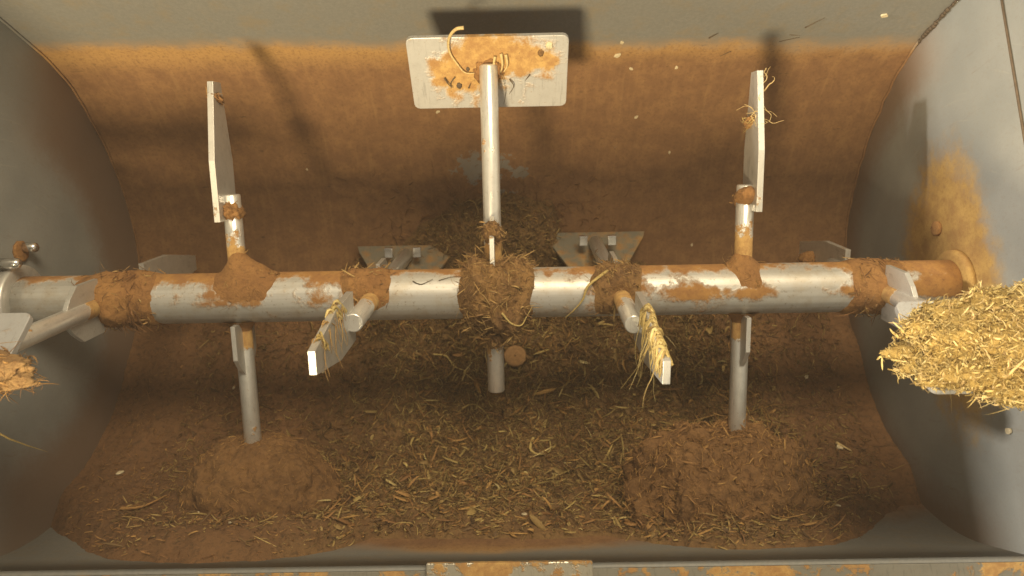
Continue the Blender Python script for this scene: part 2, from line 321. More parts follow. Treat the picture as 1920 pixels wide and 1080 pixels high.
# ------------------------------------------------------------------ the rotor
rot = thing('mixing_shaft', 'thick horizontal silver shaft with welded arms, plates and blades, caked with brown dust', 'mixing shaft')
V, F = lathe_x([(x, .045) for x in np.linspace(XL + .02, XR - .013, 40)], 64); mesh_obj('shaft', V, F, M['shaft'], rot, True)
V, F = lathe_x([(-.84, .046), (-.834, .049), (-.70, .049), (-.696, .0455)], 64)
TH = .3985
ST = {1: (-.685, TH), 2: (-.4527, TH - .03 + math.pi / 2), 3: (-.2092, TH + .012 + math.pi), 4: (.005, TH - .008 - math.pi / 2),
      5: (.2283, TH + .069 + math.pi), 6: (.4497, TH - .038 + math.pi / 2), 7: (.6855, TH + .017)}
PHI = .6556
def gusset_poly(s): return [(s * .012, .043), (s * .048, .043), (s * .048, .105), (s * .030, .128), (s * .012, .143)]
def rod_mesh():
    m = MB(); n = 40; pts = [(-.185, .0135), (-.183, .0155), (.392, .0155), (.395, .013)]
    V = [(r * math.cos(2 * math.pi * j / n), r * math.sin(2 * math.pi * j / n), z) for z, r in pts for j in range(n)]
    F = [(i * n + j, i * n + (j + 1) % n, (i + 1) * n + (j + 1) % n, (i + 1) * n + j) for i in range(3) for j in range(n)] + [tuple(range(n))[::-1], tuple(3 * n + j for j in range(n))]
    m.add(V, F); return m
proto = {}
for sg in (-1, 1):
    arm = rod_mesh().obj('arm', M['rod'], rot)
    for pl in arm.data.polygons: pl.use_smooth = len(pl.vertices) == 4
    # face plate
    m = MB(); w, h, c = .1342, .0692, .010; poly = []
    for cx, cz, a0 in ((w - c, h - c, 0), (-w + c, h - c, 90), (-w + c, -h + c, 180), (w - c, -h + c, 270)):
        for a in (0, 30, 60, 90): poly.append((cx + c * math.cos(math.radians(a0 + a)), cz + c * math.sin(math.radians(a0 + a))))
    m.prism(poly, 1, -.0045, .0045); pl = m.obj('scraper_plate', M['plate'], arm, bevel=.001)
    pl.location = (0, .010 + .004, .3837); pl.rotation_euler = (PHI, 0, 0)
    # narrow blade beside the short end of the rod
    m = MB(); poly = [(-.0405, -.140), (.0405, -.140), (.0405, -.244), (.0165, -.376), (-.0165, -.376), (-.0405, -.244)]
    m.prism(poly, 0, -.0052, .0052); bl = m.obj('mixing_blade', M['blade'], arm, bevel=.0007); bl.location = (sg * .0125, 0, 0)
    for s in (1, -1): m = MB(); m.prism(gusset_poly(s), 0, -.004, .004); m.obj('gusset', M['blade'], arm, bevel=.0006)
    m = MB(); V = []; n = 32; K = [(.040, .034), (.046, .026), (.053, .0185), (.060, .0157)]
    V = [(r * math.cos(2 * math.pi * j / n), r * math.sin(2 * math.pi * j / n), z) for z, r in K for j in range(n)]
    m.add(V, [(i * n + j, i * n + (j + 1) % n, (i + 1) * n + (j + 1) % n, (i + 1) * n + j) for i in range(3) for j in range(n)])
    wd = m.obj('weld', M['powder'], arm, smooth=True)
    proto[sg] = arm
used = set()
for i, (x, a) in ST.items():
    sg = -1 if i in (1, 2, 3) else 1; src = proto[sg]
    if sg not in used: arm = src; used.add(sg)
    else:
        arm = src.copy(); COL.objects.link(arm); arm.parent = rot
        for ch in list(src.children): c = ch.copy(); COL.objects.link(c); c.parent = arm
    arm.location = (x, 0, 0); arm.rotation_euler = (a, 0, 0)
    for c in list(arm.children):
        if c.name.startswith('scraper_plate') and i in (2, 6): c.scale = (.55, 1, .7)
        if c.name.startswith('scraper_plate'): c.location.x = -.056 if i == 1 else 0
for o in list(rot.children_recursive):
    if o.name.startswith('mixing_blade') and abs(o.parent.location.x - ST[4][0]) < 1e-4: bpy.data.objects.remove(o)
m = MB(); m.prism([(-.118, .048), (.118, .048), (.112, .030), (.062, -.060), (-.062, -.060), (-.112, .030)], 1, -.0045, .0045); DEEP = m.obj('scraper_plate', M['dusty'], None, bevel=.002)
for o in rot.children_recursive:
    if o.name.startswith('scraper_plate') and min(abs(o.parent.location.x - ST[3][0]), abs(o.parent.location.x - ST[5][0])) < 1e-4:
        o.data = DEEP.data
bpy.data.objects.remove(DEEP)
ARM = {i: Matrix.Translation((x, 0, 0)) @ Matrix.Rotation(a, 4, 'X') for i, (x, a) in ST.items()}
for sg in (0,):
    m = MB()      # small bright lugs either side of the deep rods
for i in (3, 5):
    arm = [o for o in rot.children if o.name.startswith('arm') and abs(o.location.x - ST[i][0]) < 1e-4][0]
    for s in (-1, 1):
        m = MB(); m.box((s * .032 - .009, -.026, .340), (s * .032 + .009, -.004, .352)); m.obj('lug', M['bolt'], arm, bevel=.001)
# ------------------------------------------------------------------ caked collars (radial height fields round the shaft)
def wrap(name, xc, hw, amp, fz=26, ang=None, flare=(), seed=0, mat='clump', parent=None, base=.0445, label=None, nfib=0, fm='f_clump', flen=.016, fw=.0013):
    nu, nv = 60, 90; V = []; H = []
    for i in range(nu + 1):
        x = xc + hw * (2 * i / nu - 1)
        for j in range(nv):
            a = 2 * math.pi * j / nv; y, z = math.cos(a), math.sin(a)
            nn = fbm((x + seed, y * .05, z * .05), fz, 4); n2 = fbm((x * 1. + seed + 5, y * .06, z * .06), 9, 2)
            e = abs((x - xc) / hw) + .35 * n2 + .35 * nn; env = max(0., min(1., (1 - e) * 2.2)); env = env * env * (3 - 2 * env)
            h = amp * env * (.65 + 1.3 * nn + .5 * n2) - .0025 * (1 - env)
            if ang is not None:
                d = math.cos(a - ang[0]); h = h * max(0., min(1., .5 + (d - ang[1]) * 1.5)) - .0015 * (d < ang[1] - .3)
            for fa, fx, fh, fwid in flare:
                da = (a - fa + math.pi) % (2 * math.pi) - math.pi; rr = math.hypot(da * .045, (x - fx)) / fwid
                h += fh * math.exp(-rr * rr) * (1 + .5 * nn)
            r = base + h; V.append((x, r * y, r * z)); H.append(h)
    F = [(i * nv + j, i * nv + (j + 1) % nv, (i + 1) * nv + (j + 1) % nv, (i + 1) * nv + j) for i in range(nu) for j in range(nv)]
    o = mesh_obj(name, V, F, M[mat], parent, True)
    if nfib:
        idx = [q for q in range(len(V)) if H[q] > amp * .18]
        pk = [random.choice(idx) for _ in range(nfib)]; P = [V[q] for q in pk]; N = [(0, V[q][1], V[q][2]) for q in pk]
        fibres('loose_fibres', P, N, M[fm], flen, fw, parent=o, curl=2.2, lift=.45)
    return o
aB, aA = math.pi / 2 + TH, TH      # angles (y,z) of B (towards the viewer) and A (towards the back)
cl = [(1, -.655, .085, .007, [(aB, -.665, .016, .03), (aB - .5, -.70, .008, .03)], 'powder', 200, None), (2, -.44, .065, .0040, [(aA, -.452, .036, .020), (aA + .1, -.425, .012, .025), (aA + .3, -.40, .004, .04)], 'powder', 50, (aA + .4, .5)),
      (3, -.215, .05, .005, [(aA + .7, -.22, .008, .03), (aA + .4, -.25, .004, .03)], 'powder', 120, (aA + .6, .35)), (4, .01, .075, .030, [(aA + .3, .005, .018, .03), (aB + .7, .05, .012, .02)], 'clump', 1800, None),
      (5, .222, .050, .010, [(aA + .75, .225, .012, .018), (aA + .9, .185, .007, .016), (aA + .6, .25, .008, .012)], 'clump', 300, (aA + .9, .2)), (6, .452, .035, .003, [(aA, .450, .024, .019), (aA + .2, .43, .007, .02)], 'powder', 30, (aA + .3, .5)), (7, .675, .065, .006, [(aB, .68, .014, .025)], 'powder', 160, None)]
words = {1: 'brown dust cake around the shaft beside the left end arm', 2: 'orange powder cake flaring up the left upright arm from the shaft', 3: 'ochre cake on the shaft at the foot of the left blade pointing at the viewer',
         4: 'largest matted brown clump, wrapped around the middle of the shaft', 5: 'cracked brown cake on the shaft above the straw covered blade', 6: 'thin ochre collar at the foot of the right upright arm', 7: 'dusty ochre cake around the shaft beside the right end arm'}
for i, xc, hw, amp, fl, mt, nf, an in cl:
    o = wrap('caked_collar', xc, hw, amp, ang=an, seed=i * 3.1, flare=fl, base=.0445 if an is None else .0436, mat=mt, nfib=nf, flen=.018 if i == 4 else .014); tag(o, words[i], 'caked dirt', 'dirt caked on the shaft')
# ------------------------------------------------------------------ feed lying in the trough
def front_end(x):      # arc length (in radians) at which the mass ends on the front wall
    xs = [-.86, -.78, -.62, -.487, -.40, -.325, -.226, -.10, .02, .20, .424, .58, .716, .78, .83]
    ds = [158, 166, 183, 189, 187, 183, 167, 168.5, 168.5, 168, 182, 178, 163, 156, 152]
    return math.radians(float(np.interp(x, xs, ds)))
def back_start(x):
    return math.radians(float(np.interp(x, [-.86, -.45, -.30, -.16, -.09, .0, .13, .16, .26, .5, .83], [84, 80, 66, 58, 50, 48, 49, 62, 70, 80, 84])))
def on_shell(x, a, th):
    r = RT - th
    if a <= math.pi: return (x, r * math.cos(a), -r * math.sin(a))
    return (x, -r, (a - math.pi) * RT)
def thick(x, a):
    a0, a1 = back_start(x), front_end(x); n0 = fbm((x, a * .4, 3), 5, 3); a0 += n0 * .15; a1 += n0 * .08 + fbm((x, 0, 9), 30, 2) * .025
    e = min((a - a0) / .35, (a1 - a) / .16); e = max(-.3, min(1, e)); e = math.sin(e * math.pi / 2)
    T = .045 + .012 * n0 + .018 * math.exp(-((x - .05) / .3) ** 2 - ((a - 1.0) / .35) ** 2)
    for hx in (-.45, .45): T += .050 * math.exp(-((x - hx) / .15) ** 2 - ((a - 2.66) / .30) ** 2)
    rough = .55 + .45 * math.exp(-((x - .12) / .42) ** 4)
    return T * e + rough * (.015 * fbm((x, a * .42, 0), 20, 4) + .006 * fbm((x, a * .42, 7), 70, 3)) * (e > 0) + .003 * fbm((x, a * .42, 7), 160, 2)
NXF, NAF = 340, 240; V = []; A0, A1 = math.radians(44), math.radians(194)
TT = np.zeros((NXF + 1, NAF + 1))
for i in range(NXF + 1):
    x = XL + .0005 + (XR - XL - .001) * i / NXF
    for j in range(NAF + 1):
        a = A0 + (A1 - A0) * j / NAF; t = thick(x, a); TT[i, j] = t; V.append(on_shell(x, a, max(t, -.004)))
k = NAF + 1; F = [(i * k + j, i * k + j + 1, (i + 1) * k + j + 1, (i + 1) * k + j) for i in range(NXF) for j in range(NAF) if max(TT[i, j], TT[i + 1, j], TT[i, j + 1], TT[i + 1, j + 1]) > -.003]
feed = tag(mesh_obj('mixed_feed', V, F, M['fill'], None, True), 'brown fibrous feed lying in the bottom of the trough', 'feed', None, 'stuff')
def shellp(x, a, dz=0): t = thick(x, a) + dz; p = on_shell(x, a, t); nrm = (0, -math.cos(a), math.sin(a)) if a <= math.pi else (0, 1, 0); return p, nrm
def scatter(n, fx, fa, dens):
    P = []; N = []
    while len(P) < n:
        x = random.uniform(*fx); a = random.uniform(*fa)
        if random.random() > dens(x, a): continue
        t = thick(x, a)
        if t < .004: continue
        p, q = shellp(x, a, .001); P.append(p); N.append(q)
    return P, N
cen = lambda x, a: math.exp(-((x - .12) / .47) ** 4) * (.35 + .65 * (fbm((x, a * .4, 1), 6, 2) + .5))
P, N = scatter(20000, (-.7, .78), (.85, 3.2), lambda x, a: max(cen(x, a), .20)); fibres('feed_fibres', P, N, M['f_fill'], .022, .0017, feed, curl=4.2, lift=.45)
P, N = scatter(9000, (-.6, .75), (.85, 3.15), cen); fibres('feed_fibres', P, N, M['f_fill'], .012, .0021, feed, curl=3.6, lift=.5)
P, N = scatter(13000, (XL + .03, .79), (.85, 3.2), lambda x, a: .25 + cen(x, a)); fibres('feed_fibres', P, N, M['f_heap'], .013, .0015, feed, curl=3.6, lift=.4)
P, N = scatter(9000, (XL + .02, XR - .02), (1.2, 3.3), lambda x, a: 1); fibres('feed_fibres', P, N, M['f_fine'], .014, .0010, feed, curl=2.0, lift=.3)
P, N = scatter(2000, (-.35, .65), (1.5, 3.1), cen); fibres('feed_fibres', P, N, M['f_olive'], .027, .0030, feed, curl=4.4, lift=.6)
P, N = scatter(900, (-.5, .7), (1.45, 3.1), cen); fibres('feed_fibres', P, N, M['f_fill'], .020, .0060, feed, curl=3.2, lift=.6)
P, N = scatter(2600, (-.35, .62), (1.5, 3.1), cen); fibres('feed_fibres', P, N, M['f_pale'] if 0 else M['f_heap'], .030, .0030, feed, curl=2.6, lift=.5)
P, N = scatter(420, (-.3, .6), (1.5, 3.1), cen); fibres('feed_fibres', P, N, M['f_straw'], .030, .0028, feed, curl=2.4, lift=.55)
# strands hanging on the dusty back slope beside the pile
P = []; N = []
for _ in range(700):
    x = random.gauss(-.02, .14); a = random.gauss(.98, .14)
    if a < .70: continue
    P.append(on_shell(x, a, .003)); N.append((0, -math.cos(a), math.sin(a)))
fibres('feed_fibres', P, N, M['f_fine'], .03, .0014, feed, curl=1.6, lift=.2)
# ------------------------------------------------------------------ heaps on the plates
def blob(name, c, rad, mat, label, cat, group=None, rot=0., amp=.25, fz=3., nfib=0, fm='f_heap', flen=.014, fw=.0012, seed=0, curl=2.2, shape=None, lift=.5, sub=64, sag=0.):
    V = []; nu = sub; nv = sub * 2; N = []
    for i in range(nu + 1):
        t = math.pi * i / nu
        for j in range(nv):
            f = 2 * math.pi * j / nv; d = Vector((math.sin(t) * math.cos(f), math.sin(t) * math.sin(f), math.cos(t)))
            k = 1 + amp * fbm(d + Vector((seed, 0, 0)), fz, 5) * 1.6
            if shape: k *= shape(d)
            v = Vector((d.x * rad[0], d.y * rad[1], d.z * rad[2])) * k; cr, sr = math.cos(rot), math.sin(rot)
            V.append((v.x, v.y * cr - v.z * sr, v.y * sr + v.z * cr)); nn = Vector((d.x / rad[0], d.y / rad[1], d.z / rad[2])).normalized(); N.append((nn.x, nn.y * cr - nn.z * sr, nn.y * sr + nn.z * cr))
    F = [(i * nv + j, i * nv + (j + 1) % nv, (i + 1) * nv + (j + 1) % nv, (i + 1) * nv + j) for i in range(nu) for j in range(nv)]
    o = tag(mesh_obj(name, V, F, M[mat], None, True, c), label, cat, group)
    if nfib:
        P = []; Q = []
        while len(P) < nfib:
            q = random.randrange(len(V)); i = q // nv
            if random.random() > math.sin(math.pi * i / nu): continue
            P.append(V[q]); Q.append(N[q])
        fibres('loose_fibres', P, Q, M[fm], flen, fw, parent=o, curl=curl, lift=lift, sag=sag)
    return o
# brown heaps on the two lower plates, in front
def hs(d): return 1.0
def platec(i, dz=0): return ARM[i] @ Vector((0, .014, .3837))
c2 = platec(2); c6 = platec(6)
def dome(d): return 1 + .35 * max(0, d.z) * (1 - abs(d.x))
def boxy(d): return (abs(d.x) ** 3 + abs(d.y) ** 3 + abs(d.z) ** 3) ** (-1 / 3)
def hill(e):
    def f(d): return (abs(d.x) ** e + abs(d.y) ** e + abs(d.z) ** e) ** (-1 / e) * (1 + .10 * fbm(d + Vector((e, 0, 0)), 5, 3))
    return f
blob('feed_heap', (c2.x + .012, c2.y - .034, c2.z - .030), (.142, .155, .094), 'heapm', 'smooth reddish brown heap burying the foot of the left lower arm', 'feed heap', 'heaps on the lower plates', rot=.45, amp=.10, fz=2, nfib=4200, flen=.012, fw=.0010, seed=2, shape=hill(2.5), lift=.3, sub=110)
blob('feed_heap', (c6.x - .030, c6.y - .045, c6.z - .020), (.172, .172, .104), 'heapm', 'rough fibrous brown heap burying the foot of the right lower arm', 'feed heap', 'heaps on the lower plates', rot=.45, amp=.22, fz=2.6, nfib=8000, flen=.016, fw=.0016, seed=11, shape=hill(2.4), lift=.45, sub=120)
m6 = ARM[6] @ Vector((0, 0, .290)); m2 = ARM[2] @ Vector((0, 0, .305))
# straw mound on the right end plate, matted lump on the left one
c7 = ARM[7] @ Vector((.02, -.012, .385)); c1 = ARM[1] @ Vector((-.05, -.018, .40))
def shp(d): return 1 - .30 * max(0, -d.x) * max(0, d.y) + (.22 * max(0, -d.x - .6))
PL = {i: ARM[i] @ Matrix.Translation((-.056 if i == 1 else 0, .014, .3837)) @ Matrix.Rotation(PHI, 4, 'X') for i in (1, 7)}
c7 = PL[7] @ Vector((-.005, .022, -.004)); c1 = PL[1] @ Vector((.062, .012, .034)); R7 = TH + .017 + PHI - math.pi / 2; R1 = TH + PHI - math.pi / 2
hp = blob('straw_heap', c7 + Vector((.016, -.019, .010)), (.172, .076, .043), 'strawm', 'large golden heap of curly straw on the plate by the right wall', 'straw heap', rot=R7, amp=.30, fz=2.6, nfib=16000, fm='f_straw', flen=.0095, fw=.0015, seed=4, lift=.65, curl=3.0)
q_ = [random.randrange(len(hp.data.vertices)) for _ in range(2600)]
fibres('loose_fibres', [hp.data.vertices[q].co for q in q_], [hp.data.vertices[q].normal for q in q_], M['f_pale'], .016, .0016, parent=hp, curl=3.2, lift=.6)
P = []; N = []
for _ in range(70):
    t = random.uniform(-1, .9); P.append((t * .155, -.066 * math.sqrt(1 - min(.95, t * t)) - .002, .022)); N.append((t * .4, -1, .2))
fibres('loose_fibres', P, N, M['f_straw'], .028, .0012, parent=hp, curl=1.6, lift=1.2, sag=.2)
lm = blob('matted_lump', c1, (.118, .040, .024), 'leftm', 'orange brown matted lump on the lower half of the left end plate', 'matted lump', rot=R1, amp=.22, fz=2.5, nfib=900, fm='f_heap', flen=.018, fw=.0010, seed=8, lift=.25, sag=.1)
P = []; N = []; D = []
for _ in range(34): x = random.uniform(-.05, .045); P.append((x, -.03, .008)); N.append((0, 0, 1)); D.append((.2 + random.uniform(-.4, .4), -1, -.2))
fibres('hanging_strands', P, N, M['f_straw'], .050, .0018, parent=lm, curl=.7, lift=.1, dirs=D, sag=.15)
# ------------------------------------------------------------------ straw draped over blades
def strand_set(name, curves, mat, label, cat='straw', group=None, r=.0010):
    if isinstance(label, (list, tuple)): return [strand_set(name, [c], mat, l, cat, group, r) for c, l in zip(curves, label)]
    loc = Vector(curves[0][0]); m = MB()
    for c in curves: m.tube([Vector(q) - loc for q in c], r * random.uniform(.5, 1.5), 5, r * .3)
    return tag(m.obj(name, mat, None, smooth=True, loc=loc), label, cat, group)
def smoothc(pts, n=10):
    pts = [Vector(p) for p in pts]; out = []
    P = [pts[0]] + pts + [pts[-1]]
    for i in range(1, len(P) - 2):
        for t in np.linspace(0, 1, n, endpoint=False):
            a, b, c, d = P[i - 1], P[i], P[i + 1], P[i + 2]
            out.append(.5 * ((2 * b) + (c - a) * t + (2 * a - 5 * b + 4 * c - d) * t * t + (3 * b - a - 3 * c + d) * t ** 3))
    return out + [pts[-1]]
def drape(i, n, sg, llo, lhi, r, mat, label, dark=0):
    A = ARM[i]; cs = []
    for q in range(n):
        rr = random.uniform(.215, .362); half = .0405 if rr < .244 else .0405 - (rr - .244) / .132 * .024
        r2, r3 = rr + random.uniform(-.022, .022), rr + random.uniform(-.03, .012); bx = sg * .0125; e = .0052 + random.uniform(.0006, .003)
        # local -Z is towards the viewer, local y: the edge turned to the back wall
        ys = 1 if (A.to_3x3() @ Vector((0, 1, 0))).y > 0 else -1
        L = random.uniform(llo, lhi); k = random.uniform(-.4, .4)
        outer = (bx + sg * e, ys * (half - random.uniform(.004, .02)), -r2); top = (bx + sg * random.uniform(-.003, .003), ys * (half + e * .7), -rr + random.uniform(-.002, .002)); inn = (bx - sg * e, ys * (half - random.uniform(.006, .014)), -r3)
        w = [A @ Vector(outer), A @ Vector(top), A @ Vector(inn)]; p = w[-1].copy(); d = Vector((-sg * random.uniform(0, .22), -1, -.25 + .2 * random.random())).normalized()
        for s in range(5): p = p + d * L / 5; d = (d + Vector((random.uniform(-.25, .25), 0, -.12 + random.uniform(-.1, .1)))).normalized(); w.append(p.copy())
        cs.append(smoothc(w, 5))
    return strand_set('draped_straw', cs, mat, label, 'straw', None, r)
drape(5, 46, 1, .002, .034, .0021, M['f_straw'], 'short flat yellow straw wound over the edge of the blade right of the middle')
drape(5, 13, 1, .04, .11, .0012, M['f_straw'], 'long loose straws hanging from the blade right of the middle')
drape(3, 14, -1, .015, .07, .0009, M['f_clump'], 'thin dark straw hanging over the blade left of the middle')
drape(3, 9, -1, .002, .010, .0022, M['f_straw'], 'short yellow straw wound along the edge of the left blade')
# few strands on the two upright blades
A = ARM[6]; sg = 1; cs = []
for q in range(13):
    rr = random.uniform(.285, .360); p = A @ Vector((.018, random.uniform(-.02, .02), -rr)); w = [p]
    d = Vector((random.uniform(-1, 1), random.uniform(-.9, .9), 1.2)).normalized()
    for s in range(6): p = p + d * random.uniform(.005, .011); d = (d + Vector((random.uniform(-.8, .8), random.uniform(-.8, .5), random.uniform(-.4, .3)))).normalized(); w.append(p.copy())
    cs.append(smoothc(w, 4))
strand_set('straw_tangle', cs, M['f_pale'], 'tangle of pale straw around the tip of the right upright blade', 'straw', None, .0010)
blob('caked_lump', A @ Vector((.0125, -.010, -.292)), (.014, .009, .024), 'powder', 'small ochre lump stuck halfway up the right upright blade', 'caked lump', amp=.4, nfib=60, fm='f_straw', flen=.014, fw=.001, seed=21, sub=24)
blob('caked_lump', ARM[2] @ Vector((-.0125, 0, -.348)), (.012, .007, .020), 'powder', 'small brown lump near the tip of the left upright blade', 'caked lump', amp=.4, nfib=16, fm='f_heap', flen=.010, fw=.001, seed=25, sub=24)
blob('caked_lump', ARM[2] @ Vector((.001, 0, -.152)), (.0172, .018, .030), 'powder', 'brown lump where the left upright blade joins its arm', 'caked lump', amp=.35, nfib=30, fm='f_heap', flen=.010, fw=.001, seed=27, sub=24)
blob('caked_lump', ARM[6] @ Vector((-.001, 0, -.163)), (.0171, .0172, .036), 'powder', 'ochre crust where the right upright blade joins its arm', 'caked lump', amp=.10, nfib=30, fm='f_heap', flen=.008, fw=.001, seed=29, sub=24)
blob('caked_lump', ARM[4] @ Vector((0, 0, .105)), (.0180, .019, .060), 'clump', 'long brown crust along the foot of the middle plate arm', 'caked lump', amp=.22, nfib=160, fm='f_clump', flen=.012, fw=.001, seed=31, sub=32)
blob('caked_lump', ARM[4] @ Vector((0, 0, -.085)), (.0185, .020, .045), 'clump', 'dark brown crust on the short arm end below the middle clump', 'caked lump', amp=.25, nfib=120, fm='f_clump', flen=.012, fw=.001, seed=33, sub=32)
P6 = ARM[6] @ Vector((0, 0, .300)); blob('caked_lump', P6, (.040, .040, .034), 'heapm', 'brown fibrous neck where the right lower arm enters its heap', 'caked lump', amp=.35, nfib=700, fm='f_heap', flen=.013, fw=.0012, seed=35, sub=32)
blob('caked_lump', ARM[7] @ Vector((0, -.01, -.30)), (.02, .018, .02), 'powder', 'pale ochre lump on the deep blade beside the right end wall', 'caked lump', amp=.3, seed=39, sub=20, nfib=20)
# big curl of straw and bits on the middle plate
A4 = ARM[4]; PM = A4 @ Matrix.Translation((0, .014, .3837)) @ Matrix.Rotation(PHI, 4, 'X')
def onp(x, z, h=.003): return PM @ Vector((x, -.0045 - h, z))
strand_set('straw_curl', [smoothc([onp(-.036, .094, .014), onp(-.050, .090, .012), onp(-.062, .070, .006), onp(-.063, .045, .004), onp(-.052, .022, .004), onp(-.040, .006, .005), onp(-.024, .004, .004)], 8)], M['f_pale'], 'long curled straw stuck across the top edge of the middle plate', 'straw', None, .0026)
strand_set('straw_bit', [smoothc([onp(.012, .035, .004), onp(.010, .02, .006), onp(.018, .0, .005)]), smoothc([onp(.022, .04, .004), onp(.024, .02, .006), onp(.020, .004, .005)]), smoothc([onp(.030, .038, .004), onp(.032, .02, .006), onp(.026, .006, .005)])], M['f_pale'], ['left fold of the pale husk beside the rod end', 'middle fold of the pale husk beside the rod end', 'right fold of the pale husk beside the rod end'], 'husk', None, .0035)
for (x, z, r, mt, lb) in ((-.052, -.022, .0045, 'dark', 'small dark lump low on the left half of the middle plate'), (.102, .052, .006, 'flake', 'pale round grain in the top right corner of the middle plate'), (-.035, .010, .003, 'dark', 'small dark seed just left of the rod on the middle plate'),(.088, .038, .005, 'clump', 'brown crumb below the pale grain on the middle plate')):
    blob('plate_crumb', onp(x, z, .001), (r, r * 1.2, r * .5), mt, lb, 'crumb', rot=.9, amp=.4, seed=x * 90, sub=14)
cs = [smoothc([onp(-.076, -.005), onp(-.070, -.016, .005), onp(-.062, -.024)], 4), smoothc([onp(-.058, -.004), onp(-.066, -.014, .005), onp(-.066, -.026)], 4), smoothc([onp(.035, -.01), onp(.042, -.022, .006), onp(.034, -.04)], 4),
      smoothc([onp(.07, -.002), onp(.062, -.012, .005)], 4), smoothc([onp(-.036, -.026), onp(-.032, -.016, .004)], 4), smoothc([onp(.022, .002, .006), onp(.028, -.03, .006), onp(.024, -.06, .004)], 4)]
strand_set('dark_husk', cs, M['f_dark'], ['dark husk left of the rod crossing another, middle plate', 'dark husk crossing the other one left of the rod', 'curved dark husk just right of the rod on the middle plate', 'dark husk on the right half of the middle plate', 'tiny dark husk between the crossed husks and the rod', 'dark sliver hugging the right side of the rod end'], 'husk', None, .0012)
blob('caked_lump', onp(0, .005, -.001), (.026, .024, .010), 'powder', 'ochre crust where the rod meets the middle plate', 'caked lump', rot=.9, amp=.35, nfib=30, flen=.01, fw=.001, seed=41, sub=20)
# straw on the shaft
def onsh(x, a, h=.002): r = .045 + h; return (x, r * math.cos(a), r * math.sin(a))
rad = math.radians
strand_set('straw_strand', [smoothc([onsh(.205, rad(60), .01), onsh(.17, rad(90), .012), onsh(.16, rad(115), .008), onsh(.145, rad(140), .006), onsh(.13, rad(165), .006)])], M['f_straw'], 'kinked yellow straw hanging from the shaft right of the middle clump', 'straw', None, .0024)
strand_set('straw_strand', [smoothc([(.02, -.045, .055), (.035, -.062, .05), (.052, -.066, .048), (.062, -.052, .052), (.072, -.035, .055)])], M['f_straw'], 'hooked pale straw at the lower edge of the middle clump', 'straw', None, .0018)
strand_set('straw_strand', [smoothc([onsh(-.135, rad(70)), onsh(-.12, rad(78)), onsh(-.10, rad(66))]), smoothc([onsh(-.09, rad(70)), onsh(-.07, rad(62)), onsh(-.05, rad(60))])], M['f_dark'], ['dark bent husk on the shaft between left blade and middle clump', 'dark husk on the shaft touching the middle clump on its left'], 'husk', None, .0011)
P = []; N = []; D = []
for _ in range(420):      # grassy winding next to the end collars
    x = random.gauss(-.645, .018) if random.random() < .7 else random.gauss(.68, .02); a = random.uniform(rad(20), rad(170)); P.append(onsh(x, a, .006)); N.append((0, math.cos(a), math.sin(a))); D.append((.1, -math.sin(a), math.cos(a)))
w_ = fibres('wound_fibres', P[:260], N[:260], M['f_fine'], .022, .0012, curl=.6, lift=.05, dirs=D[:260]); tag(w_, 'dark fibres wound round both ends of the shaft', 'fibres', None, 'stuff')
# ------------------------------------------------------------------ loose pieces
def piece(name, p, nrm, size, mat, label, cat, group, seed):
    n = Vector(nrm).normalized(); q = n.to_track_quat('Z', 'Y').to_matrix().to_4x4(); rs = random.Random(seed); m = MB(); k = 8; a0 = rs.random() * 6
    pl = [(size * rs.uniform(.6, 1.2) * math.cos(2 * math.pi * i / k), size * .7 * rs.uniform(.6, 1.2) * math.sin(2 * math.pi * i / k)) for i in range(k)]
    m.prism(pl, 2, 0, size * .35); o = m.obj(name, M[mat], None, bevel=size * .08); o.matrix_world = Matrix.Translation(p) @ q @ Matrix.Rotation(a0, 4, 'Z'); return tag(o, label, cat, group)
def bn(p):
    return (0, -1, 0) if p[2] > 0 else (0, -p[1], -p[2])
for i, (p, s, lb) in enumerate([((.2552, .4823, .002), .0055, 'pale flake at the top of the brown stain right of the middle plate'), ((.2508, .4764, -.0366), .0085, 'largest pale flake on the back wall, right of the middle plate'),
        ((.2831, .467, -.0747), .005, 'pale flake just below the two top flakes right of the plate'), ((.374, .4672, -.0744), .0055, 'yellowish flake between the middle plate and the right upright blade'),
        ((.3087, .412, -.1878), .0055, 'pale flake in the bright band right of the middle plate'), ((-.1156, .4246, -.1686), .0055, 'pale flake just under the lower left edge of the middle plate'),
        ((.392, .359, -.264), .004, 'small flake on the dark back slope left of the right upright blade'), ((-.425, .343, -.284), .004, 'small flake right of the left upright blade'),
        ((.464, .18, -.407), .004, 'small flake low on the back slope just above the shaft'), ((.7206, .4859, .0735), .008, 'pale chip stuck high on the grey back wall near the right corner')]):
    piece('pale_flake', p, bn(p), s, 'flake', lb, 'flake', 'pale flakes on the back wall', i)
def fillp(x, y, z, h=.0): 
    a = math.atan2(-z, y) if z < 0 else math.pi + z / RT
    if a < 0: a += 2 * math.pi
    return shellp(x, a, h)
for i, (q, s, lb) in enumerate([((-.526, -.394, -.072), .010, 'square pale chip at the lower left of the left heap'), ((-.455, -.394, -.017), .006, 'small pale grain beside the square chip near the front'),
        ((.714, -.29, -.276), .010, 'long pale husk lying at the right side of the feed'), ((.692, -.142, -.374), .0055, 'pale grain on the feed right of the right lower arm'),
        ((.622, -.389, -.092), .006, 'pale grain near the front right edge of the feed'), ((-.775, -.318, -.242), .007, 'pale crumb close to the left end wall'), ((-.343, -.383, -.117), .005, 'small pale grain right of the left heap'),
        ((.053, -.42, -.11), .006, 'pale flake at the front edge of the feed in the middle'), ((-.40, -.11, -.385), .004, 'tiny pale grain behind the left lower arm'), ((-.60, -.14, -.37), .004, 'tiny pale grain on the dark feed left of the left lower arm')]):
    p, n = fillp(*q, .002); piece('pale_grain', p, n, s, 'flake', lb, 'grain', 'pale grains on the feed', 50 + i)
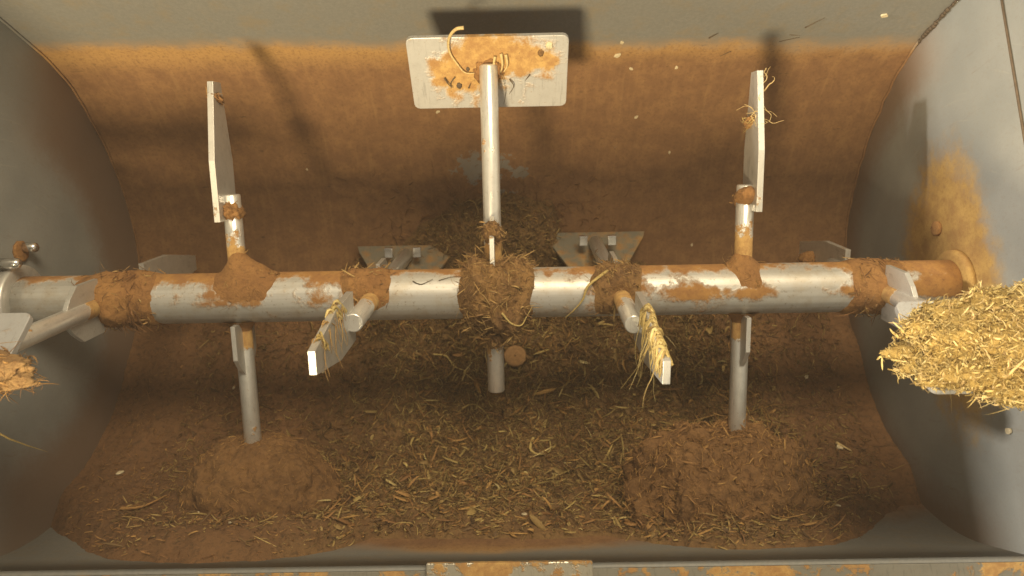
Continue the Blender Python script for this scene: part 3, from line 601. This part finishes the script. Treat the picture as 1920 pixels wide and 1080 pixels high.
for x, dz, i in ((c2.x + .075, .062, 0), (c6.x - .10, .058, 1), (c2.x + .11, .045, 2)):
    piece('pale_grain', (x, c2.y + .01, c2.z + dz), (0, .1, 1), (.008, .0045, .004)[i], 'flake', ('pale square flake on top of the left heap', 'small pale grain on the left side of the right heap', 'small grain at the right edge of the left heap')[i], 'grain', 'pale grains on the feed', 80 + i)
p = (XR - .001, -.2557, .0987); piece('pale_flake', p, (-1, 0, 0), .009, 'flake', 'yellow flake stuck on the right end wall below the straw heap', 'flake', None, 95)
# round caked disc
p, n = fillp(.039, -.083, -.391, .010); m = MB(); k = 28
prof2 = [(.010, .0), (.0245, .002), (.026, .006), (.023, .011), (.018, .0085), (.008, .0095), (.002, .009)]
V = [(r * (1 + .05 * math.sin(3 * j + r * 90)) * math.cos(2 * math.pi * j / k), r * math.sin(2 * math.pi * j / k), z) for r, z in prof2 for j in range(k)]
m.add(V, [(i * k + j, i * k + (j + 1) % k, (i + 1) * k + (j + 1) % k, (i + 1) * k + j) for i in range(len(prof2) - 1) for j in range(k)])
o = m.obj('round_cake', M['disc'], None, smooth=True); o.matrix_world = Matrix.Translation(p) @ Vector(n).to_track_quat('Z', 'Y').to_matrix().to_4x4(); tag(o, 'round caked disc lying on the feed just right of the short middle arm', 'disc')
# conspicuous straws lying on the feed
def straw_on(pts, r, mat, label):
    cs = []
    for c in pts:
        w = []
        for x, y, z in c: p, n = fillp(x, y, z, .006); w.append(Vector(p))
        cs.append(smoothc(w, 6))
    return strand_set('loose_straw', cs, mat, label, 'straw', 'large straws on the feed', r)
straw_on([[(-.15, -.07, -.38), (-.12, -.075, -.38), (-.10, -.10, -.38), (-.075, -.11, -.38)], [(-.10, -.10, -.38), (-.11, -.12, -.38), (-.13, -.13, -.38)], [(-.075, -.11, -.38), (-.06, -.09, -.38)], [(-.075, -.11, -.38), (-.082, -.14, -.38)]], .0026, M['f_straw'], 'branched yellow straw on the feed left of the short middle arm')
straw_on([[(.075, -.275, -.30), (.068, -.30, -.28), (.085, -.315, -.27), (.108, -.305, -.28), (.11, -.28, -.30)]], .0036, M['f_straw'], 'U shaped yellow peel on the feed in the middle front')
straw_on([[(.05, -.34, -.22), (.09, -.355, -.2), (.13, -.34, -.22), (.17, -.325, -.24)]], .0022, M['f_straw'], 'long thin straw in front of the U shaped peel')
straw_on([[(.52, -.34, -.2), (.545, -.365, -.17), (.54, -.39, -.12), (.52, -.405, -.06)]], .004, M['f_heap'], 'thick curved peel beside the front of the right heap')
straw_on([[(.71, -.28, -.28), (.73, -.30, -.26)]], .003, M['f_pale'], 'pale husk lying on the feed near the right end wall')
straw_on([[(-.08, -.20, -.35), (-.055, -.19, -.35), (-.03, -.205, -.34), (-.02, -.23, -.34)], [(-.06, -.195, -.35), (-.05, -.23, -.34)]], .0028, M['f_straw'], 'curled yellow straw below the branched one')
straw_on([[(-.70, -.40, -.12), (-.66, -.395, -.12), (-.63, -.37, -.15)]], .003, M['f_heap'], 'brown bent straw in the dim front left corner')
# dark streaks of dried grass on the upper back wall
cs = [[(.558, .4815, -.006), (.592, .4815, .008)], [(.59, .483, .04), (.615, .485, .07)], [(.57, .4825, .016), (.595, .483, .012)], [(.419, .4815, .012), (.432, .481, .03)], [(.472, .4765, -.031), (.455, .4735, -.045)]]
strand_set('dried_stalk', [smoothc(c, 4) for c in cs], M['f_dark'], ['dark stalk on the grey back wall above the right blade', 'longest dark stalk high on the grey back wall', 'short dark stalk beside the longest one', 'short dark stalk at the upper edge of the stain left of the right blade', 'dark stalk on the stain just left of the right blade'], 'stalk', None, .0011)

# dusty air
hz = MB(); hz.box((-1.6, -1.2, -1.5), (1.6, 1.2, 1.45)); hm = bpy.data.materials.new('dusty_air'); hm.use_nodes = True; nt = hm.node_tree
for n_ in list(nt.nodes):
    if n_.type != 'OUTPUT_MATERIAL': nt.nodes.remove(n_)
pv = nt.nodes.new('ShaderNodeVolumePrincipled'); pv.inputs['Color'].default_value = (.96, .90, .80, 1); pv.inputs['Density'].default_value = .013
nt.links.new(pv.outputs[0], nt.nodes['Material Output'].inputs['Volume'])
tag(hz.obj('haze', hm), 'thin dusty haze in the air of the trough', 'haze', None, 'stuff')
